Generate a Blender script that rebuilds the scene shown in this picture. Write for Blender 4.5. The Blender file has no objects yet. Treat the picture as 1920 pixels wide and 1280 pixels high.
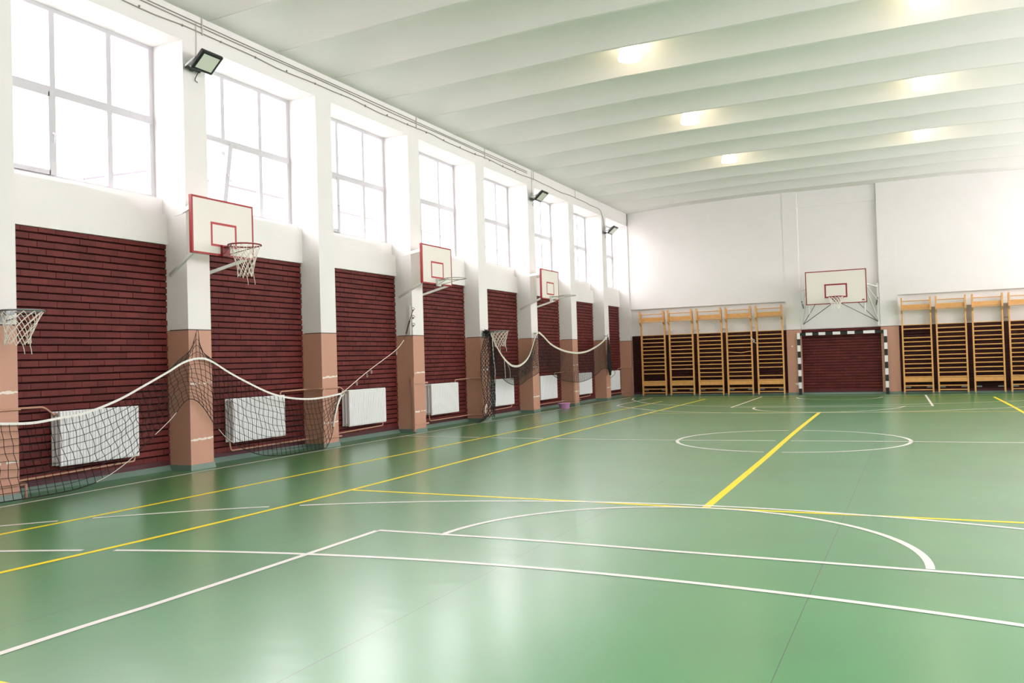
import bpy, bmesh, math, random
from mathutils import Vector, Matrix, Quaternion
random.seed(7)
S = bpy.context.scene
COL = S.collection

# ------------------------------------------------------------------ camera, daylight, exposure
CAM = (9.3742, -6.0186, 1.4272)
yaw, pitch, roll = 0.44265, 0.022128, -0.030058
cy_, sy_, cp_, sp_, cr_, sr_ = math.cos(yaw), math.sin(yaw), math.cos(pitch), math.sin(pitch), math.cos(roll), math.sin(roll)
xr = Vector((cy_, sy_, 0)); zu = Vector((sy_*sp_, -cy_*sp_, cp_)); fw = Vector((-sy_*cp_, cy_*cp_, sp_))
rt = cr_*xr + sr_*zu; up = -sr_*xr + cr_*zu
cd = bpy.data.cameras.new('camera'); cam = bpy.data.objects.new('camera', cd); COL.objects.link(cam)
M4 = Matrix((( rt.x, up.x, -fw.x, CAM[0]), (rt.y, up.y, -fw.y, CAM[1]), (rt.z, up.z, -fw.z, CAM[2]), (0,0,0,1)))
cam.matrix_world = M4
cd.sensor_width = 36.0; cd.lens = 36.0*1600.95/1920.0; cd.clip_end = 200; cd.clip_start = 0.05
S.camera = cam
W = bpy.data.worlds.new('overcast_sky'); S.world = W; W.use_nodes = True
bg = W.node_tree.nodes['Background']; bg.inputs[0].default_value = (1.0, 0.935, 0.965, 1); bg.inputs[1].default_value = 7.0
S.view_settings.view_transform = 'Standard'; S.view_settings.look = 'None'; S.view_settings.gamma = 1
S.view_settings.exposure = 0.71
S.view_settings.use_curve_mapping = False
LAMP_W = 6.5

# ------------------------------------------------------------------ dimensions of the hall
D = 3.0; PW = 0.433; HB = 2.005; HL = 6.17; HC = 6.615; FAR = 23.95; NEAR = -7.4; XR = 14.85
BRX = -0.405; WX = -0.59; SILL = 3.93
BAYS = range(-2, 8); PILL = range(-2, 8)

# ------------------------------------------------------------------ helpers
class MB:
    def __init__(s): s.v = []; s.f = []; s.m = []
    def add(s, vs, fs, mi=0):
        o = len(s.v); s.v += [tuple(v) for v in vs]; s.f += [tuple(i+o for i in f) for f in fs]; s.m += [mi]*len(fs); return s
    def box(s, a, b, mi=0):
        x0,y0,z0 = [min(a[i],b[i]) for i in range(3)]; x1,y1,z1 = [max(a[i],b[i]) for i in range(3)]
        return s.add([(x0,y0,z0),(x1,y0,z0),(x1,y1,z0),(x0,y1,z0),(x0,y0,z1),(x1,y0,z1),(x1,y1,z1),(x0,y1,z1)],
                     [(0,3,2,1),(4,5,6,7),(0,1,5,4),(1,2,6,5),(2,3,7,6),(3,0,4,7)], mi)
    def obox(s, c, ax, ay, az, hx, hy, hz, mi=0):
        c = Vector(c); P = []
        for k in (-1,1):
            for j, i in ((-1,-1),(-1,1),(1,1),(1,-1)):
                P.append(c + ax*hx*i + ay*hy*j + az*hz*k)
        return s.add(P, [(0,3,2,1),(4,5,6,7),(0,1,5,4),(1,2,6,5),(2,3,7,6),(3,0,4,7)], mi)
    def bar(s, p, q, w, h, mi=0, upv=(0,0,1)):
        p = Vector(p); q = Vector(q); d = (q-p).normalized(); u = Vector(upv)
        if abs(d.dot(u)) > .98: u = Vector((1,0,0))
        a = d.cross(u).normalized(); b = a.cross(d)
        return s.obox((p+q)/2, d, a, b, (q-p).length/2, w/2, h/2, mi)
    def tube(s, pts, r, n=6, mi=0, closed=False, cap=True):
        pts = [Vector(p) for p in pts]; N = len(pts)
        if N < 2: return s
        rings = []; ref = None
        for i in range(N):
            if closed: d = pts[(i+1)%N] - pts[i-1]
            else: d = pts[min(i+1,N-1)] - pts[max(i-1,0)]
            if d.length < 1e-9: d = Vector((0,0,1))
            d.normalize()
            if ref is None:
                ref = Vector((0,0,1)) if abs(d.z) < .9 else Vector((1,0,0))
            a = (ref - d*ref.dot(d))
            if a.length < 1e-4: a = d.orthogonal()
            a.normalize(); ref = a; b = d.cross(a)
            rr = r[i] if isinstance(r, (list, tuple)) else r
            rings.append([pts[i] + (a*math.cos(2*math.pi*k/n) + b*math.sin(2*math.pi*k/n))*rr for k in range(n)])
        V = [v for R in rings for v in R]; F = []
        for i in range(N if closed else N-1):
            j = (i+1) % N
            for k in range(n):
                F.append((i*n+k, i*n+(k+1)%n, j*n+(k+1)%n, j*n+k))
        if cap and not closed:
            F.append(tuple(range(n-1,-1,-1))); F.append(tuple((N-1)*n+k for k in range(n)))
        return s.add(V, F, mi)
    def lathe(s, c, prof, n=24, mi=0):
        V = []; F = []
        for r, z in prof:
            for k in range(n):
                t = 2*math.pi*k/n; V.append((c[0]+r*math.cos(t), c[1]+r*math.sin(t), c[2]+z))
        for i in range(len(prof)-1):
            for k in range(n):
                F.append((i*n+k, i*n+(k+1)%n, (i+1)*n+(k+1)%n, (i+1)*n+k))
        return s.add(V, F, mi)
    def build(s, name, mats, parent=None, smooth=False, bevel=0):
        me = bpy.data.meshes.new(name); me.from_pydata(s.v, [], s.f); me.update()
        mats = mats if isinstance(mats, (list, tuple)) else [mats]
        for m in mats: me.materials.append(m)
        if len(mats) > 1: me.polygons.foreach_set('material_index', s.m)
        if smooth: me.polygons.foreach_set('use_smooth', [True]*len(me.polygons))
        bm = bmesh.new(); bm.from_mesh(me); bmesh.ops.recalc_face_normals(bm, faces=bm.faces); bm.to_mesh(me); bm.free()
        o = bpy.data.objects.new(name, me); COL.objects.link(o)
        if parent is not None:
            o.parent = parent; o.matrix_parent_inverse = Matrix.Translation(-parent.location)
        if bevel:
            md = o.modifiers.new('bevel', 'BEVEL'); md.width = bevel; md.segments = 2; md.limit_method = 'ANGLE'
        return o
def tag(o, label=None, cat=None, group=None, kind=None):
    if label: o['label'] = label
    if cat: o['category'] = cat
    if group: o['group'] = group
    if kind: o['kind'] = kind
    return o
def empty(name, loc, label, cat, group=None):
    o = bpy.data.objects.new(name, None); COL.objects.link(o); o.location = loc; o.empty_display_size = .1
    return tag(o, label, cat, group)
def copy_thing(root, offset, label, group=None):
    r = root.copy(); COL.objects.link(r); r.location = root.location + Vector(offset); r['label'] = label
    if group: r['group'] = group
    for ch in root.children:
        c = ch.copy(); COL.objects.link(c); c.parent = r; c.matrix_parent_inverse = ch.matrix_parent_inverse.copy()
        for g in ch.children:
            d = g.copy(); COL.objects.link(d); d.parent = c; d.matrix_parent_inverse = g.matrix_parent_inverse.copy()
    return r
def spline(pts, step=0.05):
    pts = [Vector(p) for p in pts]; out = []
    P = [pts[0]*2-pts[1]] + pts + [pts[-1]*2-pts[-2]]
    for i in range(1, len(P)-2):
        a,b,c,d = P[i-1],P[i],P[i+1],P[i+2]; n = max(1, int((c-b).length/step))
        for k in range(n):
            t = k/n
            out.append(0.5*((2*b)+(c-a)*t+(2*a-5*b+4*c-d)*t*t+(3*b-a-3*c+d)*t**3))
    out.append(pts[-1]); return out
def resample(pts, n):
    pts = [Vector(p) for p in pts]; L = [0]
    for i in range(1, len(pts)): L.append(L[-1]+(pts[i]-pts[i-1]).length)
    out = []; j = 0
    for k in range(n):
        t = L[-1]*k/(n-1)
        while j < len(L)-2 and L[j+1] < t: j += 1
        f = (t-L[j])/max(1e-9, L[j+1]-L[j]); out.append(pts[j].lerp(pts[j+1], min(1,max(0,f))))
    return out

# ------------------------------------------------------------------ materials
def new_mat(name):
    m = bpy.data.materials.new(name); m.use_nodes = True; return m, m.node_tree, m.node_tree.nodes['Principled BSDF']
def mat(name, col, rough=.5, metal=0, var=0.0, vscale=4, bump=0, bscale=60, spec=.5):
    m, nt, b = new_mat(name); N = nt.nodes; L = nt.links
    b.inputs['Base Color'].default_value = (*col, 1); b.inputs['Roughness'].default_value = rough; b.inputs['Metallic'].default_value = metal
    b.inputs['Specular IOR Level'].default_value = spec
    tc = N.new('ShaderNodeTexCoord')
    if var:
        n = N.new('ShaderNodeTexNoise'); n.inputs['Scale'].default_value = vscale; n.inputs['Detail'].default_value = 5
        L.new(tc.outputs['Object'], n.inputs['Vector'])
        mx = N.new('ShaderNodeMix'); mx.data_type = 'RGBA'
        mx.inputs['A'].default_value = (*[c*(1-var) for c in col], 1); mx.inputs['B'].default_value = (*[min(1,c*(1+var)) for c in col], 1)
        L.new(n.outputs['Fac'], mx.inputs['Factor']); L.new(mx.outputs['Result'], b.inputs['Base Color'])
    if bump:
        n2 = N.new('ShaderNodeTexNoise'); n2.inputs['Scale'].default_value = bscale; n2.inputs['Detail'].default_value = 4
        L.new(tc.outputs['Object'], n2.inputs['Vector'])
        bp = N.new('ShaderNodeBump'); bp.inputs['Strength'].default_value = bump; bp.inputs['Distance'].default_value = .01
        L.new(n2.outputs['Fac'], bp.inputs['Height']); L.new(bp.outputs['Normal'], b.inputs['Normal'])
    return m
M = {}
M['white'] = mat('white_plaster', (.80,.775,.76), .75, var=.03, vscale=2, bump=.25, bscale=18)
M['ceil'] = mat('ceiling_paint', (.74,.72,.68), .7, var=.03, vscale=1.5, bump=.1, bscale=10)
M['brown'] = mat('salmon_brown_paint', (.53,.28,.195), .5, var=.05, vscale=3, bump=.25, bscale=25)
M['brownfar'] = M['brown']
M['line'] = mat('dark_paint_line', (.05,.03,.025), .6)
M['maroon'] = mat('maroon_plinth_paint', (.07,.012,.018), .5, var=.2)
M['mortar'] = mat('painted_mortar', (.020,.004,.004), .9, spec=.1)
M['cove'] = mat('grey_green_cove', (.13,.20,.165), .4, var=.1)
M['pvc'] = mat('white_window_plastic', (.56,.55,.58), .35, var=.01)
M['radw'] = mat('white_radiator_enamel', (.83,.83,.84), .35, var=.01)
M['pipe'] = mat('salmon_pipe_paint', (.50,.27,.18), .4, var=.05)
M['red'] = mat('red_board_edge', (.42,.02,.02), .4, var=.08)
M['edge'] = mat('board_edge_red', (.34,.018,.018), .4, var=.08)
M['dred'] = mat('dark_red_rim_paint', (.25,.015,.015), .35, var=.08)
M['board'] = mat('cream_board_face', (.78,.74,.68), .45, var=.02)
M['wmetal'] = mat('white_painted_steel', (.72,.72,.68), .4, var=.03)
M['palerim'] = mat('pale_grey_rim_paint', (.42,.41,.35), .4, var=.05)
M['gmetal'] = mat('grey_steel', (.25,.27,.28), .4, .7, var=.05)
M['dmetal'] = mat('dark_steel', (.12,.13,.12), .4, .5, var=.05)
M['cord'] = mat('off_white_cord', (.78,.72,.64), .8, var=.05)
M['black'] = mat('black_net_cord', (.012,.011,.011), .8, var=.1)
M['tape'] = mat('white_net_tape', (.82,.80,.76), .7, var=.03)
M['cream'] = mat('cream_net_tape', (.70,.68,.56), .7, var=.05)
M['fblack'] = mat('black_lamp_housing', (.012,.012,.013), .35, var=.05)
M['fglass'] = mat('floodlight_diffuser', (.62,.66,.55), .25, var=.01)
M['wood'] = mat('varnished_beech', (.70,.37,.12), .3, var=.18, vscale=9)
M['blackp'] = mat('black_goal_paint', (.012,.014,.013), .35, var=.05)
M['whitep'] = mat('white_goal_paint', (.80,.79,.77), .4, var=.02)
M['pink'] = mat('pink_plastic', (.62,.27,.52), .3, var=.02)
M['cable'] = mat('grey_cable', (.28,.26,.22), .6, var=.05)
M['cablew'] = mat('painted_conduit', (.66,.64,.58), .5, var=.05)
M['chip'] = mat('chipped_plaster', (.80,.72,.64), .8, var=.1, vscale=30)
M['rubber'] = mat('dark_elastic_cord', (.06,.02,.02), .6, var=.1)
M['wline'] = mat('white_court_paint', (.83,.80,.76), .35, var=.03, vscale=9)
M['yline'] = mat('yellow_court_paint', (1.0,.76,.0), .35, var=.03, vscale=9)
M['outwall'] = mat('pale_outside_render', (.62,.58,.57), .8, var=.03)
M['outroof'] = mat('grey_outside_roof', (.55,.53,.55), .8, var=.05)
M['outdark'] = mat('dark_roof_edge', (.10,.09,.10), .8, var=.05)
M['board_grey'] = mat('grey_mounting_board', (.36,.32,.29), .6, var=.05)
M['asphalt'] = mat('outside_ground', (.35,.35,.34), .9, var=.1)

def brick_mat(name='painted_maroon_brick', k=1.0):
    m, nt, b = new_mat(name); N = nt.nodes; L = nt.links
    tc = N.new('ShaderNodeTexCoord'); n = N.new('ShaderNodeTexNoise'); n.inputs['Scale'].default_value = 3.2; n.inputs['Detail'].default_value = 6
    L.new(tc.outputs['Object'], n.inputs['Vector'])
    g = N.new('ShaderNodeNewGeometry')
    ad = N.new('ShaderNodeMath'); ad.operation = 'MULTIPLY_ADD'; ad.inputs[1].default_value = .30; L.new(g.outputs['Random Per Island'], ad.inputs[0])
    ml = N.new('ShaderNodeMath'); ml.operation = 'MULTIPLY'; ml.inputs[1].default_value = .75; L.new(n.outputs['Fac'], ml.inputs[0]); L.new(ml.outputs[0], ad.inputs[2])
    r = N.new('ShaderNodeValToRGB'); L.new(ad.outputs[0], r.inputs[0])
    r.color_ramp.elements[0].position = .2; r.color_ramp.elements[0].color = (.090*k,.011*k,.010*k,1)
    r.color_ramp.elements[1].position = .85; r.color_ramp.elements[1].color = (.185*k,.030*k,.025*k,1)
    L.new(r.outputs[0], b.inputs['Base Color']); b.inputs['Roughness'].default_value = .6; b.inputs['Specular IOR Level'].default_value = .3
    n2 = N.new('ShaderNodeTexNoise'); n2.inputs['Scale'].default_value = 45; n2.inputs['Detail'].default_value = 5; L.new(tc.outputs['Object'], n2.inputs['Vector'])
    bp = N.new('ShaderNodeBump'); bp.inputs['Strength'].default_value = .5; bp.inputs['Distance'].default_value = .006
    L.new(n2.outputs['Fac'], bp.inputs['Height']); L.new(bp.outputs['Normal'], b.inputs['Normal'])
    return m
M['brick'] = brick_mat(k=.88); M['brickdark'] = brick_mat('darker_brick', .28); M['brickrecess'] = brick_mat('recess_painted_brick', .75)  # brickdark: the same brick, scaled much darker, behind the wall bars

def floor_mat():
    m, nt, b = new_mat('green_sports_vinyl'); N = nt.nodes; L = nt.links
    tc = N.new('ShaderNodeTexCoord')
    n = N.new('ShaderNodeTexNoise'); n.inputs['Scale'].default_value = .7; n.inputs['Detail'].default_value = 2; L.new(tc.outputs['Object'], n.inputs['Vector'])
    r = N.new('ShaderNodeValToRGB'); L.new(n.outputs['Fac'], r.inputs[0])
    r.color_ramp.elements[0].position = .3; r.color_ramp.elements[0].color = (.018,.225,.055,1)
    r.color_ramp.elements[1].position = .7; r.color_ramp.elements[1].color = (.026,.275,.07,1)
    # scuffs: thin stretched streaks
    mp = N.new('ShaderNodeMapping'); mp.inputs['Rotation'].default_value = (0,0,.5); mp.inputs['Scale'].default_value = (3, 60, 1)
    L.new(tc.outputs['Object'], mp.inputs['Vector'])
    n3 = N.new('ShaderNodeTexNoise'); n3.inputs['Scale'].default_value = 1.6; n3.inputs['Detail'].default_value = 3; L.new(mp.outputs[0], n3.inputs['Vector'])
    r3 = N.new('ShaderNodeValToRGB'); L.new(n3.outputs['Fac'], r3.inputs[0])
    r3.color_ramp.elements[0].position = .70; r3.color_ramp.elements[0].color = (0,0,0,1)
    r3.color_ramp.elements[1].position = .80; r3.color_ramp.elements[1].color = (.5,.5,.5,1)
    mx = N.new('ShaderNodeMix'); mx.data_type = 'RGBA'; mx.inputs['B'].default_value = (.45,.55,.42,1)
    mx.inputs['Factor'].default_value = 0; L.new(r.outputs[0], mx.inputs['A'])
    # welded seams between the sheets, every 2.05 m
    sx = N.new('ShaderNodeSeparateXYZ'); L.new(tc.outputs['Object'], sx.inputs[0])
    a = N.new('ShaderNodeMath'); a.operation = 'ADD'; a.inputs[1].default_value = 20.5*1.0 - 6.70 + 1.025; L.new(sx.outputs['X'], a.inputs[0])
    md = N.new('ShaderNodeMath'); md.operation = 'MODULO'; md.inputs[1].default_value = 2.05; L.new(a.outputs[0], md.inputs[0])
    cpn = N.new('ShaderNodeMath'); cpn.operation = 'COMPARE'; cpn.inputs[1].default_value = 1.025; cpn.inputs[2].default_value = .0022; L.new(md.outputs[0], cpn.inputs[0])
    mx2 = N.new('ShaderNodeMix'); mx2.data_type = 'RGBA'; mx2.inputs['B'].default_value = (.012,.05,.025,1)
    L.new(cpn.outputs[0], mx2.inputs['Factor']); L.new(mx.outputs['Result'], mx2.inputs['A'])
    L.new(mx2.outputs['Result'], b.inputs['Base Color'])
    # worn haze under a glossier varnish coat
    b.inputs['Roughness'].default_value = .42; b.inputs['Specular IOR Level'].default_value = .8
    b.inputs['Coat Weight'].default_value = 1.0; b.inputs['Coat Roughness'].default_value = .25; b.inputs['Coat IOR'].default_value = 1.75
    mp5 = N.new('ShaderNodeMapping'); mp5.inputs['Scale'].default_value = (1, 2.6, 1); mp5.inputs['Rotation'].default_value = (0,0,-.44); L.new(tc.outputs['Object'], mp5.inputs['Vector'])
    n5 = N.new('ShaderNodeTexNoise'); n5.inputs['Scale'].default_value = 2.2; n5.inputs['Detail'].default_value = 2; L.new(mp5.outputs[0], n5.inputs['Vector'])
    bp = N.new('ShaderNodeBump'); bp.inputs['Strength'].default_value = .05; bp.inputs['Distance'].default_value = .03
    L.new(n5.outputs['Fac'], bp.inputs['Height']); L.new(bp.outputs['Normal'], b.inputs['Normal']); L.new(bp.outputs['Normal'], b.inputs['Coat Normal'])
    return m
M['floor'] = floor_mat()
def glass_mat():
    m, nt, b = new_mat('clear_window_glass'); N = nt.nodes; L = nt.links; N.remove(b)
    out = [n for n in N if n.type == 'OUTPUT_MATERIAL'][0]
    t = N.new('ShaderNodeBsdfTransparent'); t.inputs[0].default_value = (.96,.97,.97,1)
    g = N.new('ShaderNodeBsdfGlossy'); g.inputs['Roughness'].default_value = .02
    f = N.new('ShaderNodeLayerWeight'); f.inputs['Blend'].default_value = .5
    pw = N.new('ShaderNodeMath'); pw.operation = 'POWER'; pw.inputs[1].default_value = 5; L.new(f.outputs['Facing'], pw.inputs[0])
    sc = N.new('ShaderNodeMath'); sc.operation = 'MULTIPLY_ADD'; sc.inputs[1].default_value = .8; sc.inputs[2].default_value = .04; L.new(pw.outputs[0], sc.inputs[0])
    mx = N.new('ShaderNodeMixShader'); L.new(sc.outputs[0], mx.inputs[0]); L.new(t.outputs[0], mx.inputs[1]); L.new(g.outputs[0], mx.inputs[2]); L.new(mx.outputs[0], out.inputs[0])
    return m
M['glass'] = glass_mat()
def emit_mat(name, col, s):
    m, nt, b = new_mat(name)
    b.inputs['Base Color'].default_value = (.9,.9,.9,1); b.inputs['Emission Color'].default_value = (*col,1); b.inputs['Emission Strength'].default_value = s
    return m
M['lamp'] = emit_mat('lit_lamp_glass', (1,.78,.55), LAMP_W)

# daylight portals in every window opening (they add no light, they only guide the sampling)
def portal(x, y0, y1, z0, z1, face):
    l = bpy.data.lights.new('window_daylight', 'AREA'); l.shape = 'RECTANGLE'; l.size = y1-y0; l.size_y = z1-z0
    l.cycles.is_portal = True
    o = bpy.data.objects.new('window_daylight', l); COL.objects.link(o)
    # light shines along local -Z; local X along world Y
    zc = Vector((-face,0,0)); xc = Vector((0,1,0)); yc = zc.cross(xc)
    R = Matrix((( xc.x,yc.x,zc.x),(xc.y,yc.y,zc.y),(xc.z,yc.z,zc.z))).to_4x4()
    o.matrix_world = Matrix.Translation((x,(y0+y1)/2,(z0+z1)/2)) @ R

# ------------------------------------------------------------------ floor and court lines
fl = MB(); fl.box((-.8,NEAR-.3,-.2),(XR+.8,FAR+.3,0))
floor = tag(fl.build('floor', M['floor']), kind='structure')
YL = {'y1': [(1.80,-3.42),(1.86,-1.04),(1.91,.36),(1.95,3.42),(2.00,8.0),(2.05,14.0),(2.07,20.3)],
      'y2': [(3.20,-3.42),(3.31,-2.0),(3.42,-.4),(3.46,2.05),(3.40,5.0),(3.31,8.5),(3.22,14.9),(3.17,21.45)],
      'ynet': [(3.46,2.04),(5.76,2.0),(7.54,1.95),(8.82,1.95),(11.30,1.95)],
      'yfar': [(3.22,14.84),(5.63,14.95),(8.3,15.15),(11.36,15.33)],
      'ymid': [(7.54,1.92),(7.46,5.72),(7.35,10),(7.26,15.1)],
      'yright': [(11.27,21.45),(11.36,14.96),(11.36,2.0),(11.3,-3.42)],
      'ybase': [(1.8,-3.46),(11.3,-3.46)],
      'yend': [(1.9,21.45),(11.27,21.6)]}
def arc(cx, cy, r, a0, a1, n=60): return [(cx+r*math.cos(math.radians(a0+(a1-a0)*i/n)), cy+r*math.sin(math.radians(a0+(a1-a0)*i/n))) for i in range(n+1)]
WL = {'side': [(.36,-7.0),(.33,-.5),(.27,1.38),(.23,3.2),(.18,8.3),(.16,15),(.2,22.9)],
      'centre': [(.18,8.33),(3.03,8.16),(5.62,8.2),(9.18,8.42),(14.6,8.6)],
      'circle': arc(7.45,8.44,1.79,0,360,90),
      'key': [(5.04,-7.0),(5.06,-3.16),(5.10,-2.19),(5.12,-1.13),(5.13,.12)],
      'ft': [(5.13,.14),(6.57,.16),(7.86,.12),(8.94,.09),(10.1,.06)],
      'ftc': arc(7.58,.12,1.82,0,180),
      'key2': [(10.1,.06),(10.05,-7)],
      'area': arc(7.577,-5.987,8.056,8,160,140),
      'three': arc(7.06,-12.69,12.042,60,126,100),
      'farkeyl': [(4.85,16.97),(4.75,22.7)], 'farkeyr': [(9.67,17.33),(9.55,22.9)],
      'farft': [(4.85,16.97),(9.67,17.33)],
      'farftc': [(5.47,17.0),(5.52,16.45),(5.80,15.80),(6.25,15.36),(6.9,15.16),(7.46,15.17),(8.0,15.42),(8.5,15.9),(8.86,16.53),(9.05,17.25)],
      'farsix': [(5.91,21.9),(6.1,21.3),(6.54,20.82),(7.23,20.52),(7.92,20.74),(8.25,21.2),(8.39,21.95)],
      'fararea': [(1.14,22.41),(1.2,20.0),(1.29,18.23),(1.6,17.6),(2.02,17.07),(2.93,16.05),(3.89,15.35),(5.44,14.86),(7.39,14.95),(9.2,15.40),(10.32,15.98),(11.54,16.85),(13,18.5)],
      'farthree': [(.46,22.5),(.82,21.23),(1.63,19.65),(2.38,18.72),(3.67,17.88),(4.71,17.55),(6.5,17.5),(8.2,17.85),(9.69,18.3),(10.69,18.8),(11.8,19.46),(13.5,21)],
      'farbase': [(.2,22.75),(14,22.95)]}
def ribbon(path, w, z, gaps=()):
    pts = [Vector((x,y,0)) for x,y in path]
    pts = spline(pts, .06) if len(pts) > 2 else resample(pts, max(2,int((pts[1]-pts[0]).length/.06)))
    gp = []
    for g in gaps:
        q = [Vector((x,y,0)) for x,y in YL[g]]; gp += spline(q, .03) if len(q) > 2 else resample(q, 300)
    mb = MB(); run = []
    def flush():
        if len(run) > 1:
            V = []; F = []
            for i,(p,d) in enumerate(run):
                n = Vector((-d.y,d.x,0))*w/2; V += [(p.x+n.x,p.y+n.y,z),(p.x-n.x,p.y-n.y,z)]
                if i: F.append((2*i-2,2*i-1,2*i+1,2*i))
            mb.add(V,F)
        run.clear()
    for i,p in enumerate(pts):
        d = (pts[min(i+1,len(pts)-1)]-pts[max(i-1,0)]).normalized()
        if any((p-g).length < .085 for g in gp): flush()
        else: run.append((p,d))
    flush(); return mb
for k,p in YL.items():
    w = {'ymid':.08,'yright':.07,'ybase':.07,'yfar':.045,'yend':.025}.get(k,.062)
    ribbon(p, w, .0012 if k != 'y2' else .0016).build('yellow_court_line', M['yline'], floor)
GAP = {'circle':('ymid',),'centre':('ymid','y1','y2'),'area':('y1','y2'),'three':('y1','y2'),'fararea':('y2',)}
for k,p in WL.items():
    ribbon(p, .056, .0022 if k in ('key','ft') else .002, GAP.get(k,())).build('white_court_line', M['wline'], floor)

# ------------------------------------------------------------------ side walls
def side_wall(mx, name, detail, sill=3.25):
    """mx maps wall-local x (0 at pillar face, negative outwards) to world x"""
    wl = MB(); wp = MB()
    for i in BAYS:
        y0, y1 = i*D+PW, (i+1)*D
        if i == 7: y1 = FAR-.17
        wl.box((mx(-.75),y0,0),(mx(BRX-.03),y1,sill))                # backing behind the brick
        # parapet below the window, its plaster broken away at the far end of every second bay
        if i % 2 == 0 and detail:
            zs = [(y0,3.86),(y0+1.2,3.865),(y0+1.5,3.85),(y0+1.9,3.84),(y0+2.0,3.80),(y0+2.03,3.74),(y0+2.12,3.71),(y0+2.3,3.70),(y1,3.68)]
        else: zs = [(y0,3.87),(y0+.9,3.865),(y0+1.7,3.875),(y1,3.86)]
        n = len(zs); V = [(mx(-.365),y,3.25) for y,z in zs]+[(mx(-.365),y,z) for y,z in zs]+[(mx(-.46),y,z) for y,z in zs]+[(mx(-.46),y,3.25) for y,z in zs]
        F = []
        for k in range(n-1):
            F += [(k,k+1,n+k+1,n+k),(n+k,n+k+1,2*n+k+1,2*n+k),(3*n+k,3*n+k+1,k+1,k)]
        F += [(0,n,2*n,3*n),(n-1,2*n-1,3*n-1,4*n-1)]
        if not detail: continue
        wp.add(V,F); wp.box((mx(-.75),y0,3.25),(mx(-.455),y1,SILL))
    w = tag(wl.build(name, M['white']), kind='structure'); wp.v and tag(wp.build(name, M['white']), kind='structure')
    tag(MB().box((mx(-.75),NEAR-.2,HL),(mx(0),FAR+.2,HC+.7)).build(name, M['white']), kind='structure')
    for i in PILL:
        pb = MB(); y0 = i*D
        pb.box((mx(-.75),y0,HB),(mx(0),y0+PW,HL),0); pb.box((mx(-.75),y0,0),(mx(0),y0+PW,HB),1)
        pb.box((mx(-.36),y0-.002,HB-.007),(mx(.002),y0+PW,HB+.007),2)
        p = tag(pb.build('pillar', [M['white'],M['brown'],M['line']]), kind='structure')
        c = MB(); c.add([(mx(-.43),y0-.022,0),(mx(.022),y0-.022,0),(mx(.022),y0+PW+.022,0),(mx(-.43),y0+PW+.022,0),
                         (mx(-.43),y0-.006,.075),(mx(.006),y0-.006,.075),(mx(.006),y0+PW+.006,.075),(mx(-.43),y0+PW+.006,.075)],
                        [(0,1,5,4),(1,2,6,5),(2,3,7,6),(3,0,4,7),(4,5,6,7)])
        c.build('floor_upstand', M['cove'], p)
        if detail and i >= 0:
            for zc in ((1.225,.425) if i != 4 else (1.225,.3)):
                ch = MB(); n = 14; up_ = []; lo = []
                for k in range(n+1):
                    yy = y0+.005+(PW-.01)*k/n
                    up_.append((mx(.0025),yy,zc+.016+random.uniform(-.009,.009)+(.008*k/n))); lo.append((mx(.0025),yy,zc-.014+random.uniform(-.008,.008)+(.012*k/n)))
                a = 0
                ch.add(up_+lo, [(k,k+1,n+1+k+1,n+1+k) for k in range(n) if random.random() > .12])
                ch.build('chipped_paint_band', M['chip'], p)
    # brick infill under each window
    for i in BAYS:
        y0, y1 = i*D+PW, (i+1)*D
        if i == 7: y1 = FAR-.17
        bk = MB(); h = .0925; z = .135; row = 0
        while z < sill-.01:
            off = -(.235*(.5 if row % 2 else 0)) - random.uniform(0,.03); y = y0+off
            zt = min(z+h-.015, sill-.001); wav = random.uniform(-.001,.001)
            while y < y1:
                a, b = max(y, y0), min(y+.2305, y1)
                if b-a > .02:
                    dx = random.uniform(-.003,.004)
                    j1, j2 = random.uniform(-.0015,.0015), random.uniform(-.0015,.0015)
                    xf = mx(BRX+dx); xb = mx(BRX-.03)
                    bk.add([(xb,a,z),(xf,a,z+.004+j1),(xf,b,z+.004+j2),(xb,b,z),(xb,a,zt),(xf,a,zt-.004+j2),(xf,b,zt-.004+j1),(xb,b,zt)],
                           [(0,3,2,1),(4,5,6,7),(0,1,5,4),(1,2,6,5),(2,3,7,6)])
                y += .235
            z += h; row += 1
        bk.build('brick_infill', M['brick'], w)
        pn = MB(); pn.box((mx(BRX-.035),y0,0),(mx(BRX-.022),y1,sill)); pn.build('mortar_bed', M['mortar'], w)
        pl = MB(); pl.box((mx(BRX-.02),y0,0),(mx(BRX+.001),y1,.137)); pl.build('plinth', M['maroon'], w)
        cv = MB(); cv.add([(mx(BRX+.05),y0+.02,0),(mx(BRX+.05),y1-.02,0),(mx(BRX+.008),y1-.02,.07),(mx(BRX+.008),y0+.02,.07),(mx(BRX),y1-.02,.07),(mx(BRX),y0+.02,.07)],[(0,1,2,3),(3,2,4,5)])
        cv.build('floor_upstand', M['cove'], w)
    return w
wall_left = side_wall(lambda x: x, 'wall_left', True)
wall_right = side_wall(lambda x: XR-x, 'wall_right', False, 2.7)  # unseen side; sill lowered so its windows let in more daylight

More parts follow.
